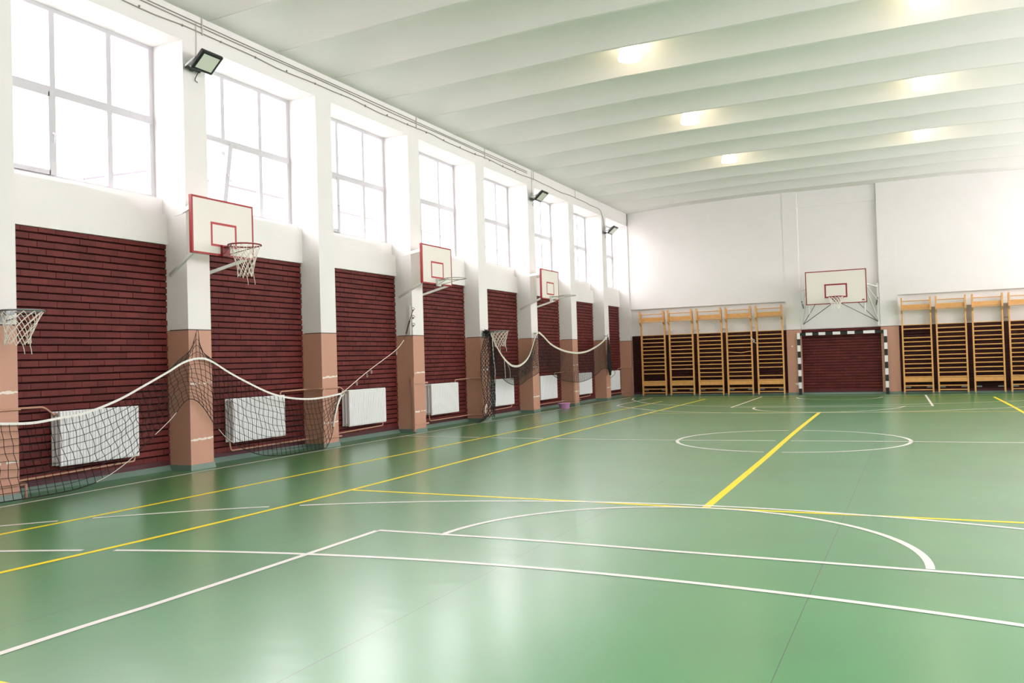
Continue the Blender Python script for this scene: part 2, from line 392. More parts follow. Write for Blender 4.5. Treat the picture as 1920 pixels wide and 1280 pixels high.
# ------------------------------------------------------------------ windows
def window(idx, mx, i, tilt=False, detail=True):
    y0, y1 = i*D+PW, (i+1)*D
    if i == 7: y1 = FAR-.17
    xa, xb = mx(WX), mx(WX-.06); z0, z1 = (SILL if detail else 2.7), HL; zt = 5.075; m1, m2 = i*D+1.375, i*D+2.235
    fr = MB()
    fr.box((xa,y0,z0),(xb,y0+.06,z1)); fr.box((xa,y1-.08,z0),(xb,y1,z1)); fr.box((xa,y0+.06,z1-.055),(xb,y1-.08,z1)); fr.box((xa,y0+.06,z0),(xb,y1-.08,z0+.06))
    w = tag(fr.build('window_%d' % idx, M['pvc']), kind='structure')
    for m in (m1,m2):
        MB().box((mx(WX+.006),m-.040,z0+.05),(xb,m+.040,z1-.05)).build('mullion', M['pvc'], w)
    MB().box((mx(WX+.01),y0+.05,zt-.055),(xb,y1-.05,zt+.055)).build('transom', M['pvc'], w)
    g = MB(); cols = [(y0+.05,m1-.03),(m1+.03,m2-.03),(m2+.03,y1-.05)]
    for k,(a,b) in enumerate(cols):
        g.add([(mx(WX-.03),a,zt+.04),(mx(WX-.03),b,zt+.04),(mx(WX-.03),b,z1-.05),(mx(WX-.03),a,z1-.05)],[(0,1,2,3)])
        if k: g.add([(mx(WX-.03),a,z0+.05),(mx(WX-.03),b,z0+.05),(mx(WX-.03),b,zt-.04),(mx(WX-.03),a,zt-.04)],[(0,1,2,3)])
    g.build('glass', M['glass'], w)
    if detail:
        # opening sash in the first lower field
        a, b, c, d = y0+.045, m1-.012, z0+.045, zt-.03
        sh = MB(); th = .16 if tilt else 0.0
        def T(x, y, z):
            return (mx(WX+.028 + x + (z-c)*math.sin(th)), y, c+(z-c)*math.cos(th))
        def tb(p, q):
            P = []
            for zz in (p[2],q[2]):
                for x,y in ((p[0],p[1]),(q[0],p[1]),(q[0],q[1]),(p[0],q[1])): P.append(T(x,y,zz))
            sh.add(P, [(0,3,2,1),(4,5,6,7),(0,1,5,4),(1,2,6,5),(2,3,7,6),(3,0,4,7)])
        tb((-.03,a,c),(0.02,a+.06,d)); tb((-.03,b-.08,c),(.02,b+.01,d)); tb((-.03,a+.06,c),(.02,b-.065,c+.06)); tb((-.03,a+.06,d-.06),(.02,b-.065,d))
        s = sh.build('opening_sash', M['pvc'], w)
        gg = MB(); gg.add([T(-.01,a+.05,c+.05),T(-.01,b-.06,c+.05),T(-.01,b-.06,d-.05),T(-.01,a+.05,d-.05)],[(0,1,2,3)]); gg.build('sash_glass', M['glass'], s)
        hz = (c+d)/2; hh = MB(); p0 = Vector(T(.02,b-.032,hz)); sg = mx(1)-mx(0)
        hh.bar(p0, p0+Vector((sg*.04,0,0)), .022, .022); hh.tube([p0+Vector((sg*.04,0,0)), p0+Vector((sg*.05,.01,-.03)), p0+Vector((sg*.045,.0,-.12))], [.011,.011,.008])
        hh.build('window_handle', M['pvc'], s)
    else:
        MB().add([(mx(WX-.03),y0+.05,z0+.05),(mx(WX-.03),m1-.03,z0+.05),(mx(WX-.03),m1-.03,zt-.04),(mx(WX-.03),y0+.05,zt-.04)],[(0,1,2,3)]).build('glass', M['glass'], w)
    sg = mx(1)-mx(0)
    portal(mx(WX-.1), y0+.02, y1-.02, z0+.02, z1-.02, sg)
n = 1
for i in BAYS:
    window(n, (lambda x: x), i, tilt=(i == 1)); n += 1
for i in BAYS:
    window(n, (lambda x: XR-x), i, detail=False); n += 1

# ------------------------------------------------------------------ far wall, near wall
fw_ = MB(); B_ = FAR+.03
fw_.box((-.75,B_,0),(XR+.75,FAR+.35,HC+.7))                                       # backing
fw_.box((-.75,FAR,2.175),(XR+.75,B_+.01,HC+.7))                                   # white plaster above the brick
fw_.box((0,FAR-.115,3.13),(5.43,FAR,HC+.2))                                     # thicker panel over the first bars
fw_.box((8.86,FAR-.115,3.15),(XR+.4,FAR,HC+.2))
fw_.box((5.9,FAR-.04,6.25),(8.33,FAR,HC+.2)); fw_.box((8.86,FAR-.125,6.2),(XR+.4,FAR-.10,HC+.2))
wall_far = tag(fw_.build('wall_far', M['white']), kind='structure')
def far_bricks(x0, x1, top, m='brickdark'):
    bk = MB(); h = .0925; z = .13; row = 0
    while z < top-.01:
        zt = min(z+h-.015, top); x = x0-(.125 if row % 2 else 0)-random.uniform(0,.03)
        while x < x1:
            a, b = max(x,x0), min(x+.2305,x1)
            if b-a > .02:
                d = random.uniform(-.003,.004)
                bk.add([(a,B_,z),(b,B_,z),(b,FAR+d,z+.003),(a,FAR+d,z+.003),(a,B_,zt),(b,B_,zt),(b,FAR+d,zt-.003),(a,FAR+d,zt-.003)],
                       [(0,1,2,3),(7,6,5,4),(3,2,6,7),(0,3,7,4),(1,5,6,2)])
            x += .235
        z += h; row += 1
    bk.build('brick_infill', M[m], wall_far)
    MB().box((x0,FAR+.02,0),(x1,B_+.005,top)).build('mortar_bed', M['mortar'], wall_far)
    MB().box((x0,FAR-.004,0),(x1,FAR+.014,.13)).build('plinth', M['maroon'], wall_far)
    c = MB(); c.add([(x0,FAR-.05,0),(x1,FAR-.05,0),(x1,FAR-.006,.06),(x0,FAR-.006,.06)],[(0,1,2,3)]); c.build('floor_upstand', M['cove'], wall_far)
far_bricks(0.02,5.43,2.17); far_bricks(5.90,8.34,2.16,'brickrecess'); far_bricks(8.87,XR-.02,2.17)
def far_pillar(x0, x1, yf, side=False):
    pb = MB(); pb.box((x0,yf,HB+.16),(x1,FAR+.1,HC+.3),0); pb.box((x0,yf,0),(x1,FAR+.1,HB+.16),1); pb.box((x0-.002,yf-.003,HB+.152),(x1+.002,FAR,HB+.165),2)
    p = tag(pb.build('pillar', [M['white'],M['brown'],M['line']]), kind='structure')
    c = MB(); c.add([(x0-.02,yf-.025,0),(x1+.02,yf-.025,0),(x1+.006,yf-.006,.07),(x0-.006,yf-.006,.07)],[(0,1,2,3)]); c.build('floor_upstand', M['cove'], p)
    return p
pa = far_pillar(5.43,5.90,FAR-.13); pbb = far_pillar(8.34,8.87,FAR-.13)
for (x,z,s) in ((5.60,1.62,.03),(5.72,.36,.055),(5.66,.55,.012)):
    c = MB(); c.add([(x+s*random.uniform(.6,1.2)*math.cos(t),FAR-.1325,z+s*random.uniform(.6,1.2)*math.sin(t)) for t in [k*.785 for k in range(8)]],[tuple(range(8))]); c.build('chipped_paint_spot', M['chip'], pa)
# corner pillar
cp = MB(); cp.box((-.75,FAR-.17,HB),(0.0,FAR+.1,HC),0); cp.box((-.75,FAR-.17,0),(0,FAR+.1,HB),1); cp.box((-.4,FAR-.173,HB-.007),(.002,FAR,HB+.007),2)
cpo = tag(cp.build('pillar', [M['white'],M['brown'],M['line']]), kind='structure')
tag(MB().box((-.75,NEAR-.3,0),(XR+.75,NEAR,HC+.75)).build('wall_near', M['white']), kind='structure')

MB().box((0,NEAR-.01,0),(XR,NEAR+.03,2.17)).build('brick_infill', M['brick'], bpy.data.objects['wall_near'])  # unseen dark lower half, added to cut bounce light onto the pillar sides
# ------------------------------------------------------------------ ceiling of shallow vaulted panels
H_V = .45
def camber(x): return .13*min(1,max(0,min(x,XR-x)/4.5))
def vault(xx, t, last=False):
    e = min(1, max(0, xx/1.1)) * 1.0; e = e*e*(3-2*e); e2 = min(1, max(0, (XR-xx)/1.1)); e2 = e2*e2*(3-2*e2)
    s = math.sin(math.pi*t)**.75 if 0 < t < 1 else 0
    return HC + camber(xx) + (H_V if not last else .04)*s*e*e2
cb = MB(); xs = [0,.05,.1,.2,.3,.4,.5,.6,.7,.8,.9,1.0,1.1,2,3.5,4.5,7.4,10.35,12,13.75,13.95,14.15,14.35,14.55,14.7,14.85]
xs = [x if 0 < x < XR else (-.3 if x == 0 else XR+.3) for x in xs]
NT = 20; y = .5-1.5*6
while y < FAR:
    a, b = y+.035, y+1.465; V = []; F = []
    for xx in xs:
        for k in range(NT+1):
            t = k/NT; V.append((xx, a+(b-a)*t, vault(xx,t,y > 22)))
    for i in range(len(xs)-1):
        for k in range(NT):
            F.append((i*(NT+1)+k, i*(NT+1)+k+1, (i+1)*(NT+1)+k+1, (i+1)*(NT+1)+k))
    cb.add(V,F)
    # rib underside with an open joint between neighbouring panels
    for (ya_,za_),(yb_,zb_) in (((-.035,0),(-.006,-.004)),((.006,-.004),(.035,0)),((-.006,-.004),(-.004,.02)),((.006,-.004),(.004,.02)),((-.004,.02),(.004,.02))):
        V = []; F = []
        for q,xx in enumerate(xs):
            V += [(xx,y+ya_,HC+camber(xx)+za_),(xx,y+yb_,HC+camber(xx)+zb_)]
            if q: F.append((2*q-2,2*q,2*q+1,2*q-1))
        cb.add(V,F)
    y += 1.5
ceiling = tag(cb.build('ceiling', M['ceil'], smooth=True), kind='structure')
tag(MB().box((-1,NEAR-.4,HC+.72),(XR+1,FAR+.5,HC+1.0)).build('roof', M['outroof']), kind='structure')

# ------------------------------------------------------------------ ceiling lamps
lg = 'bell shaped glass lamps glowing under the ceiling'
def ceiling_lamp(x, y, label):
    zb = 6.78 if y < 10 else 6.71; r = empty('ceiling_lamp', (x,y,zb), label, 'lamp', lg)
    sh = MB(); sh.lathe((x,y,zb), [(.0,.012),(.12,.01),(.205,0),(.21,.02),(.20,.08),(.18,.16),(.155,.23),(.13,.26),(0,.26)], 32)
    sh.build('glass_shade', M['lamp'], r, smooth=True)
    h = MB(); h.lathe((x,y,zb), [(0,.26),(.09,.262),(.09,.36),(.06,.40),(0,.40)], 20); h.build('lamp_housing', M['wmetal'], r)
    MB().tube([(x,y,zb+.39),(x,y,HC+.13+H_V+.003)], .012, 8).build('hanging_rod', M['wmetal'], r)
    return r
ll = ['nearest left lamp under the ceiling, large glowing bell on warm lit vault','lamp cut by the top edge of the photo, high at the right',
      'middle lamp of the left row, glowing in the second lit vault','middle lamp of the right row, glowing bell below a dark ceiling joint',
      'farthest lamp of the left row, small glow near the window wall','farthest lamp of the right row, above the big backboard wall']
k = 0
for yy in (8.75,13.25,17.75):
    for xx in (4.89,9.68): ceiling_lamp(xx, yy, ll[k]); k += 1

# ------------------------------------------------------------------ basketball hoops
def rim(mb, c, r=.225, t=.010): mb.tube([(c[0]+r*math.cos(a), c[1]+r*math.sin(a), c[2]) for a in [2*math.pi*k/40 for k in range(40)]], t, 8, closed=True)
def hoop_net(c, r0=.215, L=.42, rb=.115, skew=(0,0), n=12, rows=6, w=.0045, tails=2):
    mb = MB()
    def P(k, t):
        rr = r0+(rb-r0)*min(1, 1.35*t)**.8 + .012*math.sin(k*2.3)*t; a = 2*math.pi*k/n
        return Vector((c[0]+rr*math.cos(a)+skew[0]*t, c[1]+rr*math.sin(a)+skew[1]*t, c[2]-.01-L*t*(1+.04*math.sin(k*1.7))))
    for s in (1,-1):
        for k in range(n):
            pts = []
            for j in range(rows*2+1): pts.append(P(k+s*j*.25, j/(rows*2)))
            mb.tube(pts, w, 4)
    for q in range(tails):
        p = P(q*3+1, 1); mb.tube([p, p+Vector((.005,.01,-.05)), p+Vector((.0,.02,-.10))], w*1.1, 4)
    return mb
def small_hoop(yc, x0, z, label, metal, skew, arm):
    r = empty('basketball_hoop', (x0,yc,z), label, 'basketball hoop', 'low practice hoops on the pillars')
    m = MB(); rim(m, (x0,yc,z)); m.build('rim', M[metal], r)
    hoop_net((x0,yc,z), L=.36, rb=.13, skew=skew).build('net', M['cord'], r)
    b = MB(); b.box((.001,yc-.09,z-.11),(.02,yc+.09,z+.03)); b.box((.02,yc-.05,z-.03),(x0-.20,yc+.05,z+.005))
    b.tube([(.02,yc-.07,z-.09),(x0-.05,yc-.215,z-.005)],.007); b.tube([(.02,yc+.07,z-.09),(x0-.05,yc+.215,z-.005)],.007)
    b.build('wall_bracket', M['gmetal'], r); return r
small_hoop(.22,.40,2.14,'low grey hoop with a white net on the nearest pillar, cut by the left edge','gmetal',(-.02,-.05),0)
small_hoop(12.22,.40,2.13,'low hoop with white net on the pillar where the dark net is bunched','gmetal',(.0,.03),0)
def frame_rect(mb, x0, x1, y0, y1, z0, z1, w):
    mb.box((x0,y0,z0),(x1,y1,z0+w)); mb.box((x0,y0,z1-w),(x1,y1,z1)); mb.box((x0,y0,z0+w),(x1,y0+w,z1-w)); mb.box((x0,y1-w,z0+w),(x1,y1,z1-w))
def wall_hoop(yc, label, rmat, net, zr, xr_, rt_):
    r = empty('basketball_hoop', (0.0,yc,3.0), label, 'basketball hoop', 'hoops with small backboards along the window wall')
    X = .50; z0, z1 = 3.03, 3.83
    MB().box((X-.02,yc-.59,z0+.01),(X,yc+.59,z1-.01)).build('backboard', M['board'], r)
    f = MB(); frame_rect(f, X-.045, X+.003, yc-.6, yc+.6, z0, z1, .028); f.build('board_edge', M['edge'], r)
    s = MB(); frame_rect(s, X, X+.003, yc-.25, yc+.25, z0+.13, z0+.47, .032); s.build('target_square', M['red'], r)
    m = MB(); rim(m, (xr_,yc,zr), t=rt_); rc = m
    rc.tube([(X+.05,yc-.05,zr-.10),(xr_-.03,yc-.222,zr-.008)],.006); rc.tube([(X+.05,yc+.05,zr-.10),(xr_-.03,yc+.222,zr-.008)],.006)
    rc.box((X+.03,yc-.05,zr-.012),(xr_-.205,yc+.05,zr+.004))
    rr = rc.build('rim', M[rmat], r)
    MB().box((X,yc-.07,zr-.13),(X+.045,yc+.07,zr+.02)).build('rim_plate', M[rmat] if net else M['wmetal'], rr)
    if net: hoop_net((xr_,yc,zr), L=.43, rb=.11, skew=(.0,.0)).build('net', M['cord'], r)
    for sgn, yy in ((-1,yc-.24),(1,yc+.24)):
        a = MB()
        a.bar((-.02,yy,3.70),(X-.035,yc+sgn*.50,3.71),.03,.06)                    # upper flat arms
        a.tube([(-.18,yy+sgn*.012,3.64),(-.02,yy+sgn*.012,3.66),(.03,yy+sgn*.012,3.73),(.10,yy+sgn*.012,3.73)],.007)
        a.build('upper_arm', M['wmetal'], r)
        MB().bar((-.30,yy,2.80),(X-.03,yc+sgn*.54,3.055),.03,.045).build('lower_arm', M['wmetal'], r)
    return r
wall_hoop(3.215,'hoop with dark red rim and hanging white net below the nearest floodlight','dred',True,3.16,.88,.011)
wall_hoop(9.215,'backboard with bare pale rim above the pillar that ends the net rope','palerim',False,3.13,.91,.010)
wall_hoop(15.215,'farthest backboard on the window wall, bare pale rim, above the draped dark net','palerim',False,3.11,.99,.010)
# large hoop on the far wall
def big_hoop():
    xc, yb = 7.135, 22.5; z0, z1 = 2.895, 3.945
    r = empty('basketball_hoop', (xc,FAR-.13,2.3), 'large basketball backboard on a projecting steel frame above the striped goal', 'basketball hoop')
    MB().box((xc-.885,yb,z0+.015),(xc+.885,yb+.03,z1-.015)).build('backboard', M['board'], r)
    def fr(mb, x0, x1, a, b, w, ya, yb_):
        mb.box((x0,ya,a),(x1,yb_,a+w)); mb.box((x0,ya,b-w),(x1,yb_,b)); mb.box((x0,ya,a+w),(x0+w,yb_,b-w)); mb.box((x1-w,ya,a+w),(x1,yb_,b-w))
    f = MB(); fr(f, xc-.9, xc+.9, z0, z1, .028, yb-.004, yb+.04); f.build('board_edge', M['dred'], r)
    s = MB(); fr(s, xc-.335, xc+.335, z0+.19, z0+.63, .045, yb-.004, yb); s.build('target_square', M['dred'], r)
    lg_ = MB(); ym = yb-.004; cx, cz = xc+.79, z0+.085
    lg_.add([(cx-.06,ym,cz-.03),(cx-.03,ym,cz-.005),(cx-.045,ym,cz+.03),(cx-.015,ym,cz+.012),(cx,ym,cz+.04),(cx+.015,ym,cz+.012),(cx+.045,ym,cz+.03),(cx+.03,ym,cz-.005),(cx+.06,ym,cz-.03),(cx,ym,cz-.012)],[(0,1,2,3,4,5,6,7,8,9)])
    lg_.build('maker_mark', M['dred'], r)
    zr, yr = 3.10, yb-.375
    m = MB(); rim(m, (xc+.02,yr,zr), t=.011); m.box((xc-.05,yr+.2,zr-.015),(xc+.09,yb-.03,zr+.004))
    m.tube([(xc-.05,yb-.04,zr-.12),(xc-.2,yr,zr-.01)],.007); m.tube([(xc+.09,yb-.04,zr-.12),(xc+.24,yr,zr-.01)],.007)
    rr = m.build('rim', M['dred'], r); pl = MB(); pl.add([(xc-.2,yb-.012,zr),(xc+.24,yb-.012,zr),(xc+.1,yb-.012,zr-.16),(xc-.06,yb-.012,zr-.16),(xc-.2,yb-.001,zr),(xc+.24,yb-.001,zr),(xc+.1,yb-.001,zr-.16),(xc-.06,yb-.001,zr-.16)],[(0,1,2,3),(7,6,5,4),(0,4,5,1),(1,5,6,2),(2,6,7,3),(3,7,4,0)]); pl.build('rim_plate', M['dred'], rr)
    hoop_net((xc+.02,yr,zr), L=.38, rb=.12, w=.0065, tails=1).build('net', M['tape'], r)
    yw = FAR-.13
    for sx, xp in ((-1,5.97),(1,8.29)):
        p = MB(); p.box((xp-.03,yw-.07,2.18),(xp+.03,yw-.01,3.45)); p.box((xp-.022,yw-.10,3.32),(xp+.022,yw-.01,3.56)); p.build('wall_post', M['wmetal'], r)
        xi = xc+sx*.82
        a = MB(); a.tube([(xp,yw-.05,3.45),(xi,yb+.07,3.50)],.022,8); a.tube([(xp,yw-.05,2.35),(xi,yb+.07,3.46)],.018,8); a.tube([(xi,yb+.07,2.62),(xi,yb+.07,3.62)],.024,8)
        a.tube([(xp,yw-.05,3.0),(xi-sx*.0,yb+.07,3.52)],.014,8); a.tube([(xi,yb+.07,3.5),(xi-sx*.2,yb+.035,3.5)],.02,8); a.tube([(xi,yb+.07,2.64),(xi,yb+.05,3.0)],.02,8)
        a.build('support_arm', M['wmetal'], r)
        d = MB(); d.tube([(xp+(-sx)*.02,yw-.08,2.33),(xc+sx*.1,yb+.055,2.93)],.012,6); d.tube([(xp+(-sx)*.02,yw-.08,2.33),(xc+sx*.62,yb+.055,2.92)],.010,6)
        d.tube([(xp,yw-.1,3.1),(xp-sx*.05,yw-.1,2.85)],.018,6); d.build('brace_rods', M['dmetal'], r)
    return r
big_hoop()

# ------------------------------------------------------------------ striped goal at the far wall
g = empty('handball_goal', (7.145,FAR-.2,0), 'black and white striped goal frame in front of the far brick recess', 'goal')
ya, yb2 = FAR-.24, FAR-.16
for x0 in (5.775,8.425):
    p = MB(); z = 0; kk = 0
    while z < 1.98: 
        t = min(z+.205, 2.05); p.box((x0,ya,z),(x0+.095,yb2,t), 1 if kk % 2 == 0 else 0); z = t; kk += 1
    p.build('goal_post', [M['whitep'],M['blackp']], g)
p = MB(); x = 5.87
for L_, c in zip((47,53,50,54,58,60,55,55,68,87,67),(1,0,1,0,1,0,1,0,1,0,1)):
    L2 = L_/654*(8.425-5.87); p.box((x,ya,1.955),(x+L2,yb2,2.05), c); x += L2
p.build('crossbar', [M['whitep'],M['blackp']], g)

# ------------------------------------------------------------------ wall bars
ZR = [.12,.25,.38,.525,.66,.80,.94,1.08,1.21,1.35,1.49,1.63,1.76,1.90,2.04,2.165]
def wall_bars(x0, x1, label, missing=(), broken=None, boards=False, group=None):
    yb = FAR-.30; r = empty('wall_bars', ((x0+x1)/2, yb+.06, 0), label, 'wall bars', group)
    for xa, xb in ((x0,x0+.045),(x1-.045,x1)):
        u = MB(); u.add([(xa,yb+.02,0),(xb,yb+.02,0),(xb,yb+.12,0),(xa,yb+.12,0),(xa,yb+.02,2.98),(xb,yb+.02,2.98),(xb,yb+.12,2.98),(xa,yb+.12,2.98)],[(0,3,2,1),(4,5,6,7),(0,1,5,4),(1,2,6,5),(2,3,7,6),(3,0,4,7)])
        u.add([(xa,yb-.11,3.03),(xb,yb-.11,3.03),(xb,yb+.02,3.03),(xa,yb+.02,3.03),(xa,yb-.11,2.62),(xb,yb-.11,2.62),(xb,yb+.02,2.52),(xa,yb+.02,2.52)],[(0,1,2,3),(7,6,5,4),(0,4,5,1),(1,5,6,2),(2,6,7,3),(3,7,4,0)])
        u.build('upright', M['wood'], r)
    for k,z in enumerate(ZR):
        if k in missing: continue
        b = MB()
        if k == broken:
            xm = x0+(x1-x0)*.58; b.tube([(x0+.04,yb+.05,z),(xm,yb+.02,z-.035),(xm+.02,yb+.03,z-.03),(x1-.04,yb+.05,z+.01)],.015,8)
        else: b.tube([(x0+.04,yb+.05,z),(x1-.04,yb+.05,z)],.0175 if k < 15 else .012,8)
        b.build('rung', M['wood'], r)
    MB().box((x0+.04,yb+.055,.40),(x1-.04,yb+.075,.52)).build('plank', M['wood'], r)
    MB().tube([(x0+.04,yb-.06,2.915),(x1-.04,yb-.06,2.915)],.014,8).build('rung', M['wood'], r)
    MB().tube([(x0+.04,yb-.06,2.64),(x1-.04,yb-.06,2.64)],.014,8).build('rung', M['wood'], r)
    MB().box((x0+.04,yb-.04,2.67),(x1-.04,yb-.018,2.80)).build('plank', M['wood'], r)
    for xa, s in ((x0+.045,1),(x1-.045,-1)):
        br = MB(); br.box((xa,yb+.10,.185),(xa+s*.16,yb+.125,.225)); br.box((xa-s*.02,yb+.12,.19),(xa+s*.01,FAR+.0,.22)); 
        br.build('steel_bracket', M['gmetal'], r); MB().box((xa-s*.02,yb+.12,2.3),(xa+s*.01,FAR,2.34)).build('wall_bracket', M['wmetal'], r)
    for xa in (x0,x1-.045): MB().box((xa-.001,yb+.018,0),(xa+.046,yb+.122,.04)).build('foot_cap', M['gmetal'], r)
    if boards: MB().box((x1-.03,FAR-.05,2.2),(x1+.16,FAR-.001,2.72)).build('mounting_board', M['board_grey'], r)
gl = 'wooden wall bars against the far wall'
wall_bars(.42,1.31,'first wall bars from the window wall corner, one rung missing above the low plank',missing=(4,),group=gl)
wall_bars(1.44,2.31,'second wall bars from the window wall, one rung missing a little higher up',missing=(5,),group=gl)
wall_bars(2.45,3.32,'middle one of the five wall bars left of the striped goal, complete rungs',group=gl)
wall_bars(3.45,4.32,'fourth wall bars from the window wall, with one cracked sagging rung',broken=10,group=gl)
wall_bars(4.46,5.34,'wall bars standing next to the pilaster left of the goal, missing one lower rung',missing=(5,),group=gl)
wall_bars(8.95,9.81,'wall bars just right of the goal, second rung from the brick top missing',missing=(13,),boards=True,group=gl)
wall_bars(9.925,10.775,'second wall bars right of the striped goal, with complete rungs',boards=True,group=gl)
wall_bars(10.92,11.76,'wall bars right of the goal with both rungs below the low plank missing',missing=(0,1),boards=True,group=gl)
wall_bars(11.895,12.75,'wall bars at the right edge of the photo, partly cut off',group=gl)
t = MB(); t.tube(spline([(4.36,FAR-.36,1.78),(4.42,FAR-.37,1.86),(4.36,FAR-.34,1.90),(4.30,FAR-.34,1.96),(4.38,FAR-.36,1.83),(4.46,FAR-.35,1.76)],.02),.008,5)
tag(t.build('cord', M['tape']), 'short white cord knotted on the fourth wall bars upright', 'cord')

# ------------------------------------------------------------------ radiators
RAD = [(1.12,2.31),(4.07,5.28),(7.06,8.28),(10.05,11.265),(13.11,14.265),(16.01,17.24),(19.06,20.22),(22.11,23.12)]
RLAB = ['radiator behind the left end of the white taped net, nearest the camera','radiator behind the black mesh between second and third pillars','radiator under the slanting net rope',
        'uncovered radiator just before the bunched dark net','radiator directly behind the bunched dark net on its pillar','radiator left of the small pink tub, below the first drape',
        'radiator under the second drape of the dark net, right of the tub','last radiator before the far corner, behind the net end']
for (a,b),lab in zip(RAD,RLAB):
    z0, z1 = .285, .965
    r = empty('radiator', ((-.30),(a+b)/2,z0), 'white panel '+lab, 'radiator', 'white panel radiators under the windows')
    f = MB(); n = int((b-a)/.045); st = (b-a)/n
    V = []; F = []; prof = []
    for k in range(n):
        y = a+k*st; prof += [(y,-.229),(y+st*.10,-.215),(y+st*.74,-.215),(y+st*.82,-.229)]
    prof.append((b,-.229))
    zz = [(z0,.014),(z0+.02,0),(z1-.02,0),(z1,.014)]
    for z,dx in zz:
        for (y,x) in prof: V.append((x-dx,y,z))
    m_ = len(prof)
    for q in range(3):
        for k in range(m_-1): F.append((q*m_+k,q*m_+k+1,(q+1)*m_+k+1,(q+1)*m_+k))
    f.add(V,F); f.box((-.247,a,z0),(-.231,b,z1)); f.build('front_panel', M['radw'], r)
    for xx in (-.305,-.375): MB().box((xx-.007,a,z0+.005),(xx+.007,b,z1-.005)).build('inner_panel', M['radw'], r)
    fi = MB(); q = int((b-a)/.06)
    for k in range(q): fi.box((-.365,a+.02+k*.06,z0+.03),(-.315,a+.024+k*.06,z1-.03)); fi.box((-.296,a+.02+k*.06,z0+.03),(-.247,a+.024+k*.06,z1-.03))
    fi.build('convector_fins', M['radw'], r)
    v = MB()
    for yy, zc in ((a+.02,z1-.05),(a+.02,z0+.05),(b-.02,z1-.05),(b-.02,z0+.05)): v.tube([(-.37,yy,zc),(-.24,yy,zc)],.018,8)
    for yy in (a+.2,b-.2): v.box((BRX+.012,yy-.015,z0+.1),(-.38,yy+.015,z1-.1))
    v.build('connector', M['wmetal'], r)

# heating pipes: a loop around every second pillar feeding the radiators on both sides
PLAB = ['heating pipes around the nearest pillar at the left edge','heating pipes and riser around the third pillar, behind the net end','heating pipes around the pillar hidden by the bunched net',
        'heating pipes with riser beside the small pink tub','heating pipes around the far corner pillar']
for q,k in enumerate((0,2,4,6,8)):
    Y = k*D; r = empty('heating_pipe', (.03,Y-.08,0), 'painted '+PLAB[q], 'pipe', 'salmon painted heating pipes')
    s = MB(); x = -.29; o = .026
    def rc(pts): # rounded corners
        out = [Vector(pts[0])]
        for i in range(1,len(pts)-1):
            p = Vector(pts[i]); a = Vector(pts[i-1]); b = Vector(pts[i+1]); c = min(.05,(p-a).length*.4,(b-p).length*.4)
            A = p+(a-p).normalized()*c; B = p+(b-p).normalized()*c
            for t in (0,.33,.67,1): out.append(A.lerp(p,t).lerp(p.lerp(B,t),t))
        out.append(Vector(pts[-1])); return out
    if k < 8:
        nx = RAD[k]; up_ = [(x,nx[0]+.01,.925),(x,nx[0]-.03,.93),(x,nx[0]-.16,1.03),(x,Y+PW+o,1.035),(o,Y+PW+o,1.035),(o,Y-.11 if k else Y-1,1.035)]
        lo = [(x,nx[1]-.03,.30),(x,nx[1]-.03,.215),(x,Y+PW+o+.05,.175),(o,Y+PW+o+.05,.17),(o,Y-.11 if k else Y-1,.165)]
    else: up_ = [(o,Y-.3,1.035),(o,Y-.35,1.035)]; lo = [(o,Y-.3,.165),(o,Y-.35,.165)]
    if k > 0:
        pr = RAD[k-1]; e = Y-.075 if k < 8 else FAR-.25
        up_ = (up_[:-1] if k < 8 else [(o,e,1.035)]) + [(o,e,1.035),(x,e,1.03),(x,pr[1]-.03,1.02),(x,pr[1]-.03,.93)]
        lo = (lo[:-1] if k < 8 else [(o,e,.165)]) + [(o,e,.165),(x,e,.165),(x,pr[0]+.01,.16),(x,pr[0]-.01,.30)]
        if k < 8: up_ = [u for i,u in enumerate(up_) if i == 0 or (Vector(u)-Vector(up_[i-1])).length > 1e-4]
    up_ = [u for i,u in enumerate(up_) if i == 0 or (Vector(u)-Vector(up_[i-1])).length > 1e-4]
    s.tube(rc(up_),.013,8); s.build('supply_pipe', M['pipe'], r, smooth=True)
    s = MB(); s.tube(rc(lo),.013,8); s.build('return_pipe', M['pipe'], r, smooth=True)
    yr = (Y-.075 if 0 < k < 8 else (FAR-.25 if k == 8 else Y+PW+.06)); zt = 1.0 if k else .17
    s = MB(); s.tube(rc([(o+.034,yr,0),(o+.034,yr,zt-.02),(o+.034,yr+.04,zt+.03),(o,yr+.1,zt+.035)]) if k else [(o,yr,0),(o,yr,.17)],.015,8); s.build('riser', M['pipe'], r, smooth=True)
# boxed pipe on the fourth pillar
b = MB(); b.box((-.03,8.965,.02),(.012,8.999,.99)); b.box((-.06,8.955,.94),(.016,8.999,1.14)); b.box((.001,9.0,1.0),(.02,9.52,1.03)); b.box((.001,9.0,.15),(.02,9.52,.18))
tag(b.build('pipe_casing', M['brown']), 'brown boxed pipe casing on the corner of the pillar past the net rope', 'pipe casing')

